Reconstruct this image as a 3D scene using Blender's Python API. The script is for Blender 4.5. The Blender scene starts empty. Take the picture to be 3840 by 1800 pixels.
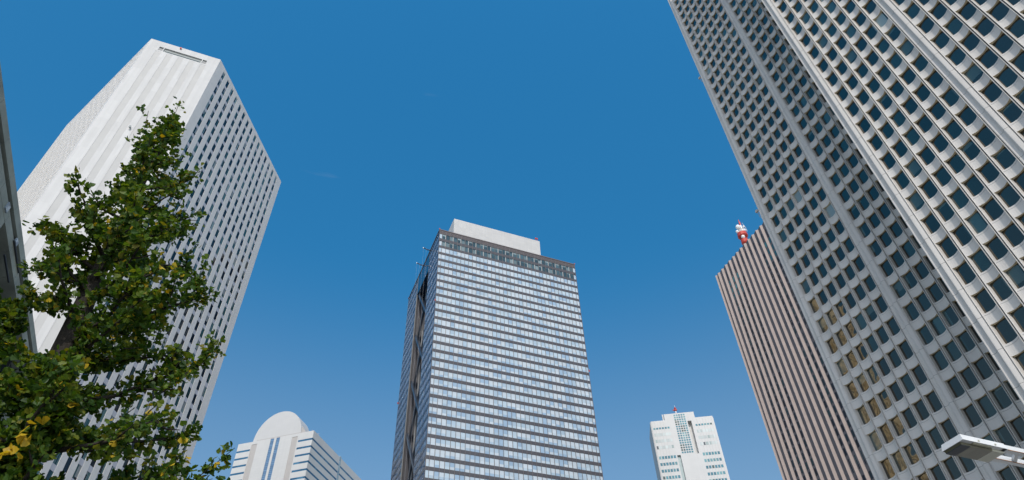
import bpy, bmesh, math, random
import numpy as np
from mathutils import Vector, Matrix

scene = bpy.context.scene
COL = scene.collection
R = math.radians
random.seed(7)
rng = np.random.default_rng(11)

# ------------------------------------------------------------------ camera
# X = across the street (right), Y = along the street (away), Z = up
CAM = Vector((0.0, 0.0, 1.6))
cam_data = bpy.data.cameras.new("camera")
cam_data.lens = 24.0
cam_data.sensor_width = 36.0
cam_data.clip_start = 0.1
cam_data.clip_end = 6000.0
cam = bpy.data.objects.new("camera", cam_data)
COL.objects.link(cam)
F_PX = 2560.0
_up = Vector((1803.0 - 1920.0, 900.0 + 1620.0, -F_PX)).normalized()      # world up seen in camera axes
_fw = (Vector((0, 0, -1)) - Vector((0, 0, -1)).dot(_up) * _up).normalized()
_rt = _fw.cross(_up)
_M = Matrix((_rt, _fw, _up))                                             # camera axes -> level axes
_th = R(23.8)
_Z = Matrix(((math.cos(_th), math.sin(_th), 0), (-math.sin(_th), math.cos(_th), 0), (0, 0, 1)))
CAMROT = _Z @ _M
cam.matrix_world = Matrix.Translation(CAM) @ CAMROT.to_4x4()
scene.camera = cam

def in_view(p):
    """normalised size of a thing at p in the picture (0 when outside)"""
    q = CAMROT.transposed() @ (Vector(p) - CAM)
    if q.z > -1: return 0.0
    x = -F_PX * q.x / q.z; y = -F_PX * q.y / q.z
    if abs(x) > 1935 or abs(y) > 915: return 0.0
    return -F_PX / q.z

# ------------------------------------------------------------------ world and sun
SUN_EL, SUN_AZ = 38.0, 199.0          # azimuth clockwise from +Y
world = bpy.data.worlds.new("World")
scene.world = world
world.use_nodes = True
nt = world.node_tree; nd = nt.nodes; lk = nt.links
sky = nd.new('ShaderNodeTexSky'); sky.sky_type = 'NISHITA'; sky.sun_disc = False
sky.sun_elevation = R(SUN_EL); sky.sun_rotation = R(SUN_AZ)
sky.air_density = 1.0; sky.dust_density = 0.6; sky.ozone_density = 2.5
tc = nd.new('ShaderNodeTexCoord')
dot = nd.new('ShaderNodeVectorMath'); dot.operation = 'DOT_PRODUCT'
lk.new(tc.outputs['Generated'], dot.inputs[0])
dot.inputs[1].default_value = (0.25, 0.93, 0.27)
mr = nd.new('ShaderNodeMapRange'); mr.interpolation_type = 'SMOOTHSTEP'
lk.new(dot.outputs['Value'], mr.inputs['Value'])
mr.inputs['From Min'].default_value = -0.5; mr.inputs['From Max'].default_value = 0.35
hs = nd.new('ShaderNodeHueSaturation'); hs.inputs['Hue'].default_value = 0.487
sz = nd.new('ShaderNodeSeparateXYZ'); lk.new(tc.outputs['Generated'], sz.inputs[0])
def by_height(z0, z1, v0, v1, smooth):
    q = nd.new('ShaderNodeMapRange'); q.interpolation_type = 'SMOOTHSTEP' if smooth else 'LINEAR'
    q.inputs['From Min'].default_value = z0; q.inputs['From Max'].default_value = z1
    q.inputs['To Min'].default_value = v0; q.inputs['To Max'].default_value = v1
    lk.new(sz.outputs['Z'], q.inputs['Value']); return q.outputs['Result']
lk.new(by_height(0.36, 0.70, 1.03, 1.36, True), hs.inputs['Saturation'])
lk.new(by_height(0.41, 1.0, 1.46, 2.45, False), hs.inputs['Value'])
lk.new(sky.outputs['Color'], hs.inputs['Color'])
sky_fill = nd.new('ShaderNodeHueSaturation'); sky_fill.inputs['Saturation'].default_value = 0.72; sky_fill.inputs['Value'].default_value = 2.2  # sky away from the view, brightened and paled to lift shaded walls
lk.new(sky.outputs['Color'], sky_fill.inputs['Color'])
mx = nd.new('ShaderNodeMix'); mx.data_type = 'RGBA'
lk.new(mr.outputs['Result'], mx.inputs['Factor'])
lk.new(sky_fill.outputs['Color'], mx.inputs['A']); lk.new(hs.outputs['Color'], mx.inputs['B'])
# thin wisps of high cloud low in the sky
mp = nd.new('ShaderNodeMapping'); mp.inputs['Scale'].default_value = (3.0, 3.0, 26.0); mp.inputs['Location'].default_value = (0.3, 0.1, 0.4)
lk.new(tc.outputs['Generated'], mp.inputs['Vector'])
nz = nd.new('ShaderNodeTexNoise'); nz.inputs['Scale'].default_value = 1.6; nz.inputs['Detail'].default_value = 6
lk.new(mp.outputs['Vector'], nz.inputs['Vector'])
rp = nd.new('ShaderNodeMapRange'); lk.new(nz.outputs['Fac'], rp.inputs['Value'])
rp.inputs['From Min'].default_value = 0.74; rp.inputs['From Max'].default_value = 1.0; rp.inputs['To Max'].default_value = 0.3
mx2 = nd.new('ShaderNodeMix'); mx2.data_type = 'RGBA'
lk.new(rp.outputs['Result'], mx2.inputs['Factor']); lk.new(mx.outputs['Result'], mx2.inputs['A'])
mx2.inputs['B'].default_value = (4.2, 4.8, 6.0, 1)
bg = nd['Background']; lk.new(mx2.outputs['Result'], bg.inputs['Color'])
bg.inputs['Strength'].default_value = 0.1

sun_data = bpy.data.lights.new("sun", 'SUN')
sun_data.energy = 2.35; sun_data.angle = R(0.5); sun_data.color = (1.0, 0.94, 0.86)
sun = bpy.data.objects.new("sun", sun_data)
COL.objects.link(sun)
_sd = Vector((math.sin(R(SUN_AZ)) * math.cos(R(SUN_EL)), math.cos(R(SUN_AZ)) * math.cos(R(SUN_EL)), math.sin(R(SUN_EL))))
sun.rotation_euler = _sd.to_track_quat('Z', 'Y').to_euler()
sun.location = (0, -50, 200)

vs = scene.view_settings
vs.view_transform = 'Standard'; vs.look = 'None'; vs.gamma = 1.0; vs.exposure = 0.0; vs.use_curve_mapping = False

# ------------------------------------------------------------------ helpers: materials
def mat_new(name):
    m = bpy.data.materials.new(name); m.use_nodes = True
    n = m.node_tree.nodes; return m, n, m.node_tree.links, n['Principled BSDF']

def plain(name, col, rough=0.7, var=0.06, scale=0.6, metal=0.0, spec=0.35, streak=0.0, bump=0.0, joint=None, panel=None):
    """a wall-like material: base colour with mottling, optional rain streaks and panel joints"""
    m, n, l, b = mat_new(name)
    g = n.new('ShaderNodeNewGeometry')
    t = n.new('ShaderNodeTexNoise'); t.inputs['Scale'].default_value = scale; t.inputs['Detail'].default_value = 8
    l.new(g.outputs['Position'], t.inputs['Vector'])
    r = n.new('ShaderNodeMapRange'); l.new(t.outputs['Fac'], r.inputs['Value'])
    r.inputs['From Min'].default_value = 0.3; r.inputs['From Max'].default_value = 0.7
    r.inputs['To Min'].default_value = 1 - var; r.inputs['To Max'].default_value = 1 + var
    fac = r.outputs['Result']
    if streak:
        mp = n.new('ShaderNodeMapping'); mp.inputs['Scale'].default_value = (1.3, 1.3, 0.03)
        l.new(g.outputs['Position'], mp.inputs['Vector'])
        t2 = n.new('ShaderNodeTexNoise'); t2.inputs['Scale'].default_value = 1.0; t2.inputs['Detail'].default_value = 5
        l.new(mp.outputs['Vector'], t2.inputs['Vector'])
        r2 = n.new('ShaderNodeMapRange'); l.new(t2.outputs['Fac'], r2.inputs['Value'])
        r2.inputs['From Min'].default_value = 0.35; r2.inputs['From Max'].default_value = 0.7
        r2.inputs['To Min'].default_value = 1.0; r2.inputs['To Max'].default_value = 1 - streak
        mm = n.new('ShaderNodeMath'); mm.operation = 'MULTIPLY'
        l.new(fac, mm.inputs[0]); l.new(r2.outputs['Result'], mm.inputs[1]); fac = mm.outputs[0]
    if joint:      # horizontal joints every joint[0] metres, joint[1] dark
        s = n.new('ShaderNodeSeparateXYZ'); l.new(g.outputs['Position'], s.inputs[0])
        d = n.new('ShaderNodeMath'); d.operation = 'DIVIDE'; l.new(s.outputs['Z'], d.inputs[0]); d.inputs[1].default_value = joint[0]
        f = n.new('ShaderNodeMath'); f.operation = 'FRACT'; l.new(d.outputs[0], f.inputs[0])
        gt = n.new('ShaderNodeMath'); gt.operation = 'LESS_THAN'; l.new(f.outputs[0], gt.inputs[0]); gt.inputs[1].default_value = joint[2] if len(joint) > 2 else 0.02
        k = n.new('ShaderNodeMath'); k.operation = 'MULTIPLY'; l.new(gt.outputs[0], k.inputs[0]); k.inputs[1].default_value = -joint[1]
        a = n.new('ShaderNodeMath'); a.operation = 'ADD'; l.new(k.outputs[0], a.inputs[0]); a.inputs[1].default_value = 1.0
        mm = n.new('ShaderNodeMath'); mm.operation = 'MULTIPLY'
        l.new(fac, mm.inputs[0]); l.new(a.outputs[0], mm.inputs[1]); fac = mm.outputs[0]
    if panel:      # every cladding panel has a slightly different tone
        dvv = n.new('ShaderNodeVectorMath'); dvv.operation = 'DIVIDE'; l.new(g.outputs['Position'], dvv.inputs[0]); dvv.inputs[1].default_value = (panel[0], panel[0] * 3, panel[1])
        flr = n.new('ShaderNodeVectorMath'); flr.operation = 'FLOOR'; l.new(dvv.outputs[0], flr.inputs[0])
        wnn = n.new('ShaderNodeTexWhiteNoise'); wnn.noise_dimensions = '3D'; l.new(flr.outputs[0], wnn.inputs['Vector'])
        r4 = n.new('ShaderNodeMapRange'); l.new(wnn.outputs['Value'], r4.inputs['Value'])
        r4.inputs['To Min'].default_value = 1 - panel[2]; r4.inputs['To Max'].default_value = 1 + panel[2]
        mm = n.new('ShaderNodeMath'); mm.operation = 'MULTIPLY'
        l.new(fac, mm.inputs[0]); l.new(r4.outputs['Result'], mm.inputs[1]); fac = mm.outputs[0]
    v = n.new('ShaderNodeVectorMath'); v.operation = 'SCALE'
    v.inputs[0].default_value = col; l.new(fac, v.inputs['Scale'])
    l.new(v.outputs['Vector'], b.inputs['Base Color'])
    b.inputs['Roughness'].default_value = rough; b.inputs['Metallic'].default_value = metal
    b.inputs['Specular IOR Level'].default_value = spec
    if bump:
        bp = n.new('ShaderNodeBump'); bp.inputs['Strength'].default_value = bump; bp.inputs['Distance'].default_value = 0.02
        t3 = n.new('ShaderNodeTexNoise'); t3.inputs['Scale'].default_value = scale * 12; t3.inputs['Detail'].default_value = 6
        l.new(g.outputs['Position'], t3.inputs['Vector']); l.new(t3.outputs['Fac'], bp.inputs['Height'])
        l.new(bp.outputs['Normal'], b.inputs['Normal'])
    return m

def glass(name, cell, cols, rough=0.03, spec=0.5, wave=0.25, wscale=0.45, coat=0.0, offset=(0, 0, 0), vary=0.25, ior=1.5, blind=None, tint=None):
    """window glass: what stands behind each pane (dark room, blind, curtain) changes from pane to pane.
    cols = [(upper bound of the random number, colour)]; cell = size of a pane bay in metres"""
    m, n, l, b = mat_new(name)
    g = n.new('ShaderNodeNewGeometry')
    ad = n.new('ShaderNodeVectorMath'); ad.operation = 'SUBTRACT'; l.new(g.outputs['Position'], ad.inputs[0]); ad.inputs[1].default_value = offset
    dv = n.new('ShaderNodeVectorMath'); dv.operation = 'DIVIDE'; l.new(ad.outputs[0], dv.inputs[0]); dv.inputs[1].default_value = cell
    fl = n.new('ShaderNodeVectorMath'); fl.operation = 'FLOOR'; l.new(dv.outputs[0], fl.inputs[0])
    wn = n.new('ShaderNodeTexWhiteNoise'); wn.noise_dimensions = '3D'; l.new(fl.outputs[0], wn.inputs['Vector'])
    cr = n.new('ShaderNodeValToRGB'); cr.color_ramp.interpolation = 'CONSTANT'
    els = cr.color_ramp.elements
    pos = 0.0
    for i, (ub, c) in enumerate(cols):
        e = els[i] if i < 2 else els.new(pos)
        e.position = pos; e.color = (*c, 1); pos = ub
    if len(cols) == 1: els[1].position = 1.0; els[1].color = (*cols[0][1], 1)
    l.new(wn.outputs['Value'], cr.inputs['Fac'])
    hv = n.new('ShaderNodeMapRange'); l.new(wn.outputs['Color'], hv.inputs['Value'])
    hv.inputs['To Min'].default_value = 1 - vary; hv.inputs['To Max'].default_value = 1 + vary * 0.8
    sc = n.new('ShaderNodeVectorMath'); sc.operation = 'SCALE'; l.new(cr.outputs['Color'], sc.inputs[0]); l.new(hv.outputs['Result'], sc.inputs['Scale'])
    base = sc.outputs['Vector']
    if blind:      # some rooms have a roller blind pulled part of the way down: (share of panes, bottom, top of pane in the cell, colour)
        spx = n.new('ShaderNodeSeparateColor'); l.new(wn.outputs['Color'], spx.inputs[0])
        frc = n.new('ShaderNodeVectorMath'); frc.operation = 'FRACTION'; l.new(dv.outputs[0], frc.inputs[0])
        sx = n.new('ShaderNodeSeparateXYZ'); l.new(frc.outputs[0], sx.inputs[0])
        has = n.new('ShaderNodeMath'); has.operation = 'LESS_THAN'; l.new(spx.outputs[1], has.inputs[0]); has.inputs[1].default_value = blind[0]
        lim = n.new('ShaderNodeMapRange'); l.new(spx.outputs[2], lim.inputs['Value']); lim.inputs['To Min'].default_value = blind[1]; lim.inputs['To Max'].default_value = blind[2]
        abv = n.new('ShaderNodeMath'); abv.operation = 'GREATER_THAN'; l.new(sx.outputs['Z'], abv.inputs[0]); l.new(lim.outputs['Result'], abv.inputs[1])
        an = n.new('ShaderNodeMath'); an.operation = 'MULTIPLY'; l.new(has.outputs[0], an.inputs[0]); l.new(abv.outputs[0], an.inputs[1])
        mxb = n.new('ShaderNodeMix'); mxb.data_type = 'RGBA'; l.new(an.outputs[0], mxb.inputs['Factor']); l.new(base, mxb.inputs['A']); mxb.inputs['B'].default_value = (*blind[3], 1)
        base = mxb.outputs['Result']
    l.new(base, b.inputs['Base Color'])
    b.inputs['Roughness'].default_value = rough
    b.inputs['Specular IOR Level'].default_value = spec
    b.inputs['IOR'].default_value = ior
    if tint: b.inputs['Specular Tint'].default_value = (*tint, 1)
    b.inputs['Coat Weight'].default_value = coat; b.inputs['Coat Roughness'].default_value = 0.02
    if wave:
        t = n.new('ShaderNodeTexNoise'); t.inputs['Scale'].default_value = wscale; t.inputs['Detail'].default_value = 1
        l.new(g.outputs['Position'], t.inputs['Vector'])
        bp = n.new('ShaderNodeBump'); bp.inputs['Strength'].default_value = wave; bp.inputs['Distance'].default_value = 0.05
        l.new(t.outputs['Fac'], bp.inputs['Height'])
        # each pane sits at a slightly different angle
        l.new(bp.outputs['Normal'], b.inputs['Normal']); l.new(bp.outputs['Normal'], b.inputs['Coat Normal'])
    return m

# ------------------------------------------------------------------ helpers: meshes
class Frame:
    """a vertical facade plane: s runs along it, d out of it, z up"""
    def __init__(self, ox, oy, ang, side=1):
        self.o = (ox, oy); self.u = (math.cos(ang), math.sin(ang)); self.n = (self.u[1] * side, -self.u[0] * side)
    def __call__(self, s, d, z):
        return (self.o[0] + s * self.u[0] + d * self.n[0], self.o[1] + s * self.u[1] + d * self.n[1], z)

class MB:
    def __init__(self): self.v = []; self.f = []; self.m = []
    def face(self, pts, mi=0):
        k = len(self.v); self.v.extend(pts); self.f.append(tuple(range(k, k + len(pts)))); self.m.append(mi)
    def hexa(self, p, mi=0, skip=()):
        k = len(self.v); self.v.extend(p)
        for i, q in enumerate(((0, 3, 2, 1), (4, 5, 6, 7), (0, 1, 5, 4), (1, 2, 6, 5), (2, 3, 7, 6), (3, 0, 4, 7))):
            if i in skip: continue
            self.f.append(tuple(k + j for j in q)); self.m.append(mi)
    def box(self, x0, x1, y0, y1, z0, z1, mi=0):
        self.hexa([(x0, y0, z0), (x1, y0, z0), (x1, y1, z0), (x0, y1, z0), (x0, y0, z1), (x1, y0, z1), (x1, y1, z1), (x0, y1, z1)], mi)
    def fbox(self, F, s0, s1, d0, d1, z0, z1, mi=0):
        self.hexa([F(s0, d0, z0), F(s1, d0, z0), F(s1, d1, z0), F(s0, d1, z0), F(s0, d0, z1), F(s1, d0, z1), F(s1, d1, z1), F(s0, d1, z1)], mi)
    def prism(self, plan, z0, z1, mi=0, cap=True):
        n = len(plan); k = len(self.v)
        self.v.extend([(x, y, z0) for x, y in plan]); self.v.extend([(x, y, z1) for x, y in plan])
        for i in range(n):
            j = (i + 1) % n; self.f.append((k + i, k + j, k + n + j, k + n + i)); self.m.append(mi)
        if cap:
            self.f.append(tuple(range(k + n - 1, k - 1, -1))); self.m.append(mi)
            self.f.append(tuple(range(k + n, k + 2 * n))); self.m.append(mi)
    def strip(self, pts0, pts1, mi=0):
        """quads between two polylines"""
        k = len(self.v); n = len(pts0); self.v.extend(pts0); self.v.extend(pts1)
        for i in range(n - 1):
            self.f.append((k + i, k + i + 1, k + n + i + 1, k + n + i)); self.m.append(mi)
    def tube(self, pts, rads, n=8, mi=0, cap=True):
        k0 = len(self.v); pts = [Vector(p) for p in pts]
        ref = Vector((0.31, 0.2, 0.93)).normalized()
        for i, p in enumerate(pts):
            t = (pts[min(i + 1, len(pts) - 1)] - pts[max(i - 1, 0)]).normalized()
            a = t.cross(ref)
            if a.length < 1e-3: a = t.cross(Vector((1, 0, 0)))
            a.normalize(); b = t.cross(a)
            for j in range(n):
                w = 2 * math.pi * j / n
                self.v.append(tuple(p + rads[i] * (math.cos(w) * a + math.sin(w) * b)))
        for i in range(len(pts) - 1):
            for j in range(n):
                q = (j + 1) % n
                self.f.append((k0 + i * n + j, k0 + i * n + q, k0 + (i + 1) * n + q, k0 + (i + 1) * n + j)); self.m.append(mi)
        if cap:
            self.f.append(tuple(k0 + j for j in range(n))); self.m.append(mi)
            e = k0 + (len(pts) - 1) * n
            self.f.append(tuple(e + j for j in reversed(range(n)))); self.m.append(mi)
    def sphere(self, c, r, nu=12, nv=8, sc=(1, 1, 1), mi=0):
        k = len(self.v)
        for i in range(nv + 1):
            t = math.pi * i / nv
            for j in range(nu):
                w = 2 * math.pi * j / nu
                self.v.append((c[0] + r * sc[0] * math.sin(t) * math.cos(w), c[1] + r * sc[1] * math.sin(t) * math.sin(w), c[2] + r * sc[2] * math.cos(t)))
        for i in range(nv):
            for j in range(nu):
                q = (j + 1) % nu
                self.f.append((k + i * nu + j, k + (i + 1) * nu + j, k + (i + 1) * nu + q, k + i * nu + q)); self.m.append(mi)
    def mesh(self, name, mats, off=(0, 0, 0), smooth=False):
        me = bpy.data.meshes.new(name)
        v = np.array(self.v, dtype=np.float64).reshape(-1, 3) - np.array(off)
        me.from_pydata(v.tolist(), [], self.f)
        for m in (mats if isinstance(mats, (list, tuple)) else [mats]): me.materials.append(m)
        if any(self.m): me.polygons.foreach_set('material_index', self.m)
        if smooth: me.polygons.foreach_set('use_smooth', [True] * len(me.polygons))
        me.update(); return me
    def build(self, name, mats, parent=None, smooth=False):
        """link as ONE object; vertices are world coordinates, the object sits at its thing's base"""
        off = WORLD_LOC(parent)
        o = bpy.data.objects.new(name, self.mesh(name, mats, off, smooth)); COL.objects.link(o)
        if parent: o.parent = parent
        return o

def WORLD_LOC(o):
    p = Vector((0, 0, 0))
    while o is not None: p += o.location; o = o.parent
    return tuple(p)

def tag(o, label, cat, group=None, kind=None):
    o['label'] = label; o['category'] = cat
    if group: o['group'] = group
    if kind: o['kind'] = kind
    return o

def thing(name, loc, label, cat, group=None):
    o = bpy.data.objects.new(name, None); o.location = loc; COL.objects.link(o)
    o.empty_display_size = 0.5
    return tag(o, label, cat, group)

def structure(name, mb, mats):
    o = mb.build(name, mats); o['kind'] = 'structure'; return o

def windows(parent, groups, name='window', limit=100):
    """groups: list of (mesh with local origin, material, [positions]). The panes that show largest become parts of
    their own (copies of one mesh), the rest one part."""
    allp = []
    for gi, (mb, mat, places) in enumerate(groups):
        for p in places: allp.append((in_view(p), gi, p))
    allp.sort(key=lambda t: -t[0])
    base = Vector(WORLD_LOC(parent))
    protos = {}
    for sz, gi, p in allp[:limit]:
        if sz <= 0: break
        if gi not in protos:
            o = bpy.data.objects.new(name, groups[gi][0].mesh(name, groups[gi][1])); protos[gi] = o
        else: o = protos[gi].copy()
        COL.objects.link(o); o.parent = parent; o.location = Vector(p) - base
    rest = MB(); mats = []
    mats = [g[1] for g in groups]
    used = sum(1 for t in allp[:limit] if t[0] > 0)
    V = []; Fc = []; M = []
    for sz, gi, p in allp[used:]:
        k = len(V)
        V.extend([(a + p[0], b + p[1], c + p[2]) for a, b, c in groups[gi][0].v])
        for f in groups[gi][0].f: Fc.append(tuple(k + i for i in f)); M.append(gi)
    if V:
        rest.v, rest.f, rest.m = V, Fc, M
        o = rest.build(name, mats, parent); o['kind'] = 'stuff'

# ------------------------------------------------------------------ ground, road, pavements
M_asphalt = plain('asphalt', (0.06, 0.06, 0.062), 0.9, 0.15, 1.5, bump=0.4)
M_paving = plain('paving', (0.40, 0.375, 0.335), 0.85, 0.12, 1.2, bump=0.2)
M_ground = plain('ground_paving', (0.36, 0.34, 0.30), 0.9, 0.1, 0.05)
M_kerb = plain('kerb_stone', (0.38, 0.37, 0.35), 0.8, 0.1, 2.0)
M_line = plain('road_paint', (0.78, 0.78, 0.76), 0.6, 0.08, 5.0)
g = MB(); g.face([(-3000, -3000, -0.12), (3000, -3000, -0.12), (3000, 3000, -0.12), (-3000, 3000, -0.12)]); structure('ground', g, M_ground)
g = MB(); g.face([(1.2, -300, -0.116), (12.5, -300, -0.116), (12.5, 900, -0.116), (1.2, 900, -0.116)]); structure('road', g, M_asphalt)
g = MB(); g.box(-40, 0.95, -300, 900, -0.3, 0.02); structure('pavement', g, M_paving)
g = MB(); g.box(12.75, 48, -300, 900, -0.3, 0.02); structure('pavement', g, M_paving)
g = MB(); g.box(0.95, 1.2, -300, 900, -0.3, 0.03); g.box(12.5, 12.75, -300, 900, -0.3, 0.03); structure('kerb', g, M_kerb)
g = MB()
for k in range(60):
    y = -200 + k * 15
    g.face([(6.78, y, -0.112), (6.93, y, -0.112), (6.93, y + 6, -0.112), (6.78, y + 6, -0.112)])
for x in (1.6, 12.0): g.face([(x, -300, -0.112), (x + 0.12, -300, -0.112), (x + 0.12, 900, -0.112), (x, 900, -0.112)])
structure('road_marking', g, M_line)

# ------------------------------------------------------------------ the scalloped hotel tower on the right
M_conc = plain('pale_precast', (0.585, 0.55, 0.505), 0.6, 0.05, 0.35, streak=0.08)
M_soff = plain('soffit_warm_bounce', (0.62, 0.52, 0.34), 0.8, 0.05, 1.0)  # precast soffit, warm bounced light put into its colour
M_dark = plain('dark_joint', (0.06, 0.065, 0.065), 0.9, 0.0)
M_bay = glass('bay_glass', (40.0, 1.58, 3.055), [(0.55, (0.001, 0.006, 0.009)), (0.8, (0.003, 0.014, 0.018)), (0.94, (0.008, 0.028, 0.033)), (0.985, (0.03, 0.07, 0.08)), (1.0, (0.22, 0.27, 0.27))],
              rough=0.02, spec=0.5, ior=2.1, tint=(1.0, 0.88, 0.68), wave=0.22, wscale=0.55, offset=(0, 46.24, 32.07 - 0.5), blind=(0.12, 0.32, 0.85, (0.045, 0.075, 0.078)))

def scallop_tower():
    t = thing('hotel_tower', (75, 22, 0), 'huge pale tower of scalloped panels and square dark windows filling the right of the picture', 'tower')
    H, FL, ZJ = 155.5, 3.055, 32.07
    k0 = -10; k1 = int((H - 3.5 - ZJ) / FL)
    wall = MB(); rib = MB(); soff = MB(); dark = MB(); places = []
    NA = 8
    def facade(X0, ys, layout):
        """layout: list of 'p' piers and numbers of bays, running towards -Y from ys"""
        F = Frame(X0, ys, -math.pi / 2)          # s towards -Y
        F.n = (-1.0, 0.0)
        s = 0.0; top = H - 2.6; zb = 0.0
        def ribs(s0, flip=False):
            # half rib: groove, rounded nose, back to the jamb
            prof = [(0.0, -0.12), (0.05, -0.12), (0.053, -0.012), (0.066, 0.012), (0.095, 0.012), (0.125, -0.02), (0.135, -0.08), (0.15, -0.46)]
            pts = [(s0 + a, d) for a, d in prof]
            if flip: pts = [(s0 - a, d) for a, d in prof][::-1]
            for i in range(len(pts) - 1):
                (a, d0), (b, d1) = pts[i], pts[i + 1]
                groove = (i < 1 and not flip) or (flip and i >= len(pts) - 2)
                (dark if groove else rib).face([F(a, d0, zb), F(b, d1, zb), F(b, d1, top), F(a, d0, top)])
        for item in layout:
            if item == 'p':
                w = 1.08
                prof = [(0, -0.06), (0.03, -0.02), (0.08, 0.02), (0.14, 0.0), (0.24, -0.07), (0.36, -0.085), (0.48, -0.05), (0.58, 0.04), (0.66, 0.13), (0.72, 0.15), (0.80, 0.12), (0.92, 0.06), (1.03, 0.0), (1.08, -0.08)]
                for k in range(k0, k1 + 2):
                    za = max(zb, ZJ + (k - 1) * FL + 0.012); zc = min(top, ZJ + k * FL - 0.012)
                    if zc <= za: continue
                    wall.strip([F(s + a, d, za) for a, d in prof], [F(s + a, d, zc) for a, d in prof])
                dark.strip([F(s + a, d - 0.03, zb) for a, d in prof], [F(s + a, d - 0.03, top) for a, d in prof])
                s += w
            else:
                w = 1.58
                for _ in range(item):
                    ribs(s); ribs(s + w, True)
                    a0, a1 = s + 0.13, s + w - 0.13
                    arc = [(a0 + (a1 - a0) * i / NA, -0.05 - 0.225 * (1 - (2 * i / NA - 1) ** 2)) for i in range(NA + 1)]
                    for k in range(k0, k1 + 1):
                        zj = ZJ + k * FL
                        lo, hi = zj - 0.90, zj + 0.19
                        wall.strip([F(a, d, lo) for a, d in arc], [F(a, d, zj - 0.012) for a, d in arc])
                        wall.strip([F(a, d, zj + 0.012) for a, d in arc], [F(a, d, hi) for a, d in arc])
                        dark.strip([F(a, d - 0.03, zj - 0.02) for a, d in arc], [F(a, d - 0.03, zj + 0.02) for a, d in arc])
                        back = [(a, -0.47) for a, d in arc]
                        soff.strip([F(a, d, lo) for a, d in back], [F(a, d, lo) for a, d in arc])
                        wall.strip([F(a, d, hi) for a, d in arc], [F(a, d, hi) for a, d in back])
                        # slim metal frame at the jamb and head of the pane
                        dark.face([F(a0 + 0.02, -0.44, hi), F(a0 + 0.07, -0.44, hi), F(a0 + 0.07, -0.44, zj + 2.155), F(a0 + 0.02, -0.44, zj + 2.155)])
                        if k < k1: places.append(F(s + w / 2, -0.43, zj + 0.17))
                    zt = ZJ + k1 * FL + 0.19
                    wall.face([F(a0, -0.05, zt), F(a1, -0.05, zt), F(a1, -0.05, top), F(a0, -0.05, top)])
                    s += w
        return s
    facade(60.0, 47.32, ['p', 6, 'p', 6])
    facade(52.1, 26.38, ['p', 6, 'p', 6, 'p', 6])
    yl = 26.38 - 3 * 1.08 - 18 * 1.58
    core = MB()
    core.box(60.48, 90, 47.30 - 2 * 1.08 - 12 * 1.58, 47.30, -0.3, H - 2.6)
    core.box(60.05, 60.48, 47.1, 47.31, -0.3, H - 2.6)
    core.box(52.58, 90.3, yl + 0.02, 26.36, -0.3, H - 2.6)
    core.box(52.16, 52.58, 26.2, 26.37, -0.3, H - 2.6)
    core.box(52.16, 52.58, yl + 0.03, yl + 0.2, -0.3, H - 2.6)
    core.build('wall', M_conc, t)
    par = MB()
    par.box(60.02, 90.2, 26.5, 47.33, H - 2.6, H); par.box(52.08, 90.4, yl, 26.40, H - 2.597, H + 0.003)
    par.build('parapet', M_conc, t)
    wall.build('scalloped_panel', M_conc, t); rib.build('rib', M_conc, t)
    soff.build('soffit', M_soff, t); dark.build('joint', M_dark, t)
    pane = MB(); pane.face([(0, 0.665, 0), (0, -0.665, 0), (0, -0.665, 2.01), (0, 0.665, 2.01)])
    windows(t, [(pane, M_bay, places)])
    # warm ceiling lamps seen inside two rooms
    return t
scallop_tower()

# ------------------------------------------------------------------ the white corner-cut tower on the left
M_white = plain('sun_dimmed_cladding', (0.52, 0.515, 0.50), 0.55, 0.03, 0.25, streak=0.06, panel=(1.7, 4.47, 0.045))  # same cladding as the window faces, sun glare toned down in its colour
M_clad = plain('shade_lifted_cladding', (0.67, 0.64, 0.60), 0.55, 0.03, 0.25, joint=(4.47, 0.12, 0.02), streak=0.06)  # same cladding, colour lifted against the weaker light on these faces
M_lilac = plain('lilac_spandrel', (0.44, 0.44, 0.47), 0.5, 0.06, 1.0)
M_fin = plain('recess_grey', (0.30, 0.32, 0.31), 0.7, 0.05)
M_louvre = plain('louvre_slat', (0.54, 0.53, 0.51), 0.6, 0.03, 0.3)
M_red = plain('aviation_red', (0.50, 0.06, 0.04), 0.45, 0.1, 2.0)
M_wht = plain('white_paint', (0.78, 0.78, 0.77), 0.45, 0.06, 1.5)
M_tri = glass('teal_office_glass', (1.6, 1.6, 4.47), [(0.45, (0.006, 0.014, 0.022)), (0.66, (0.012, 0.035, 0.04)), (0.8, (0.03, 0.08, 0.085)), (0.94, (0.07, 0.13, 0.135)), (1.0, (0.2, 0.26, 0.26))],
              rough=0.04, spec=0.4, wave=0.1, wscale=0.4, offset=(0, 0, 206.0 + 2.235 - 447), blind=(0.2, 0.2, 0.8, (0.22, 0.24, 0.24)))

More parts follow.
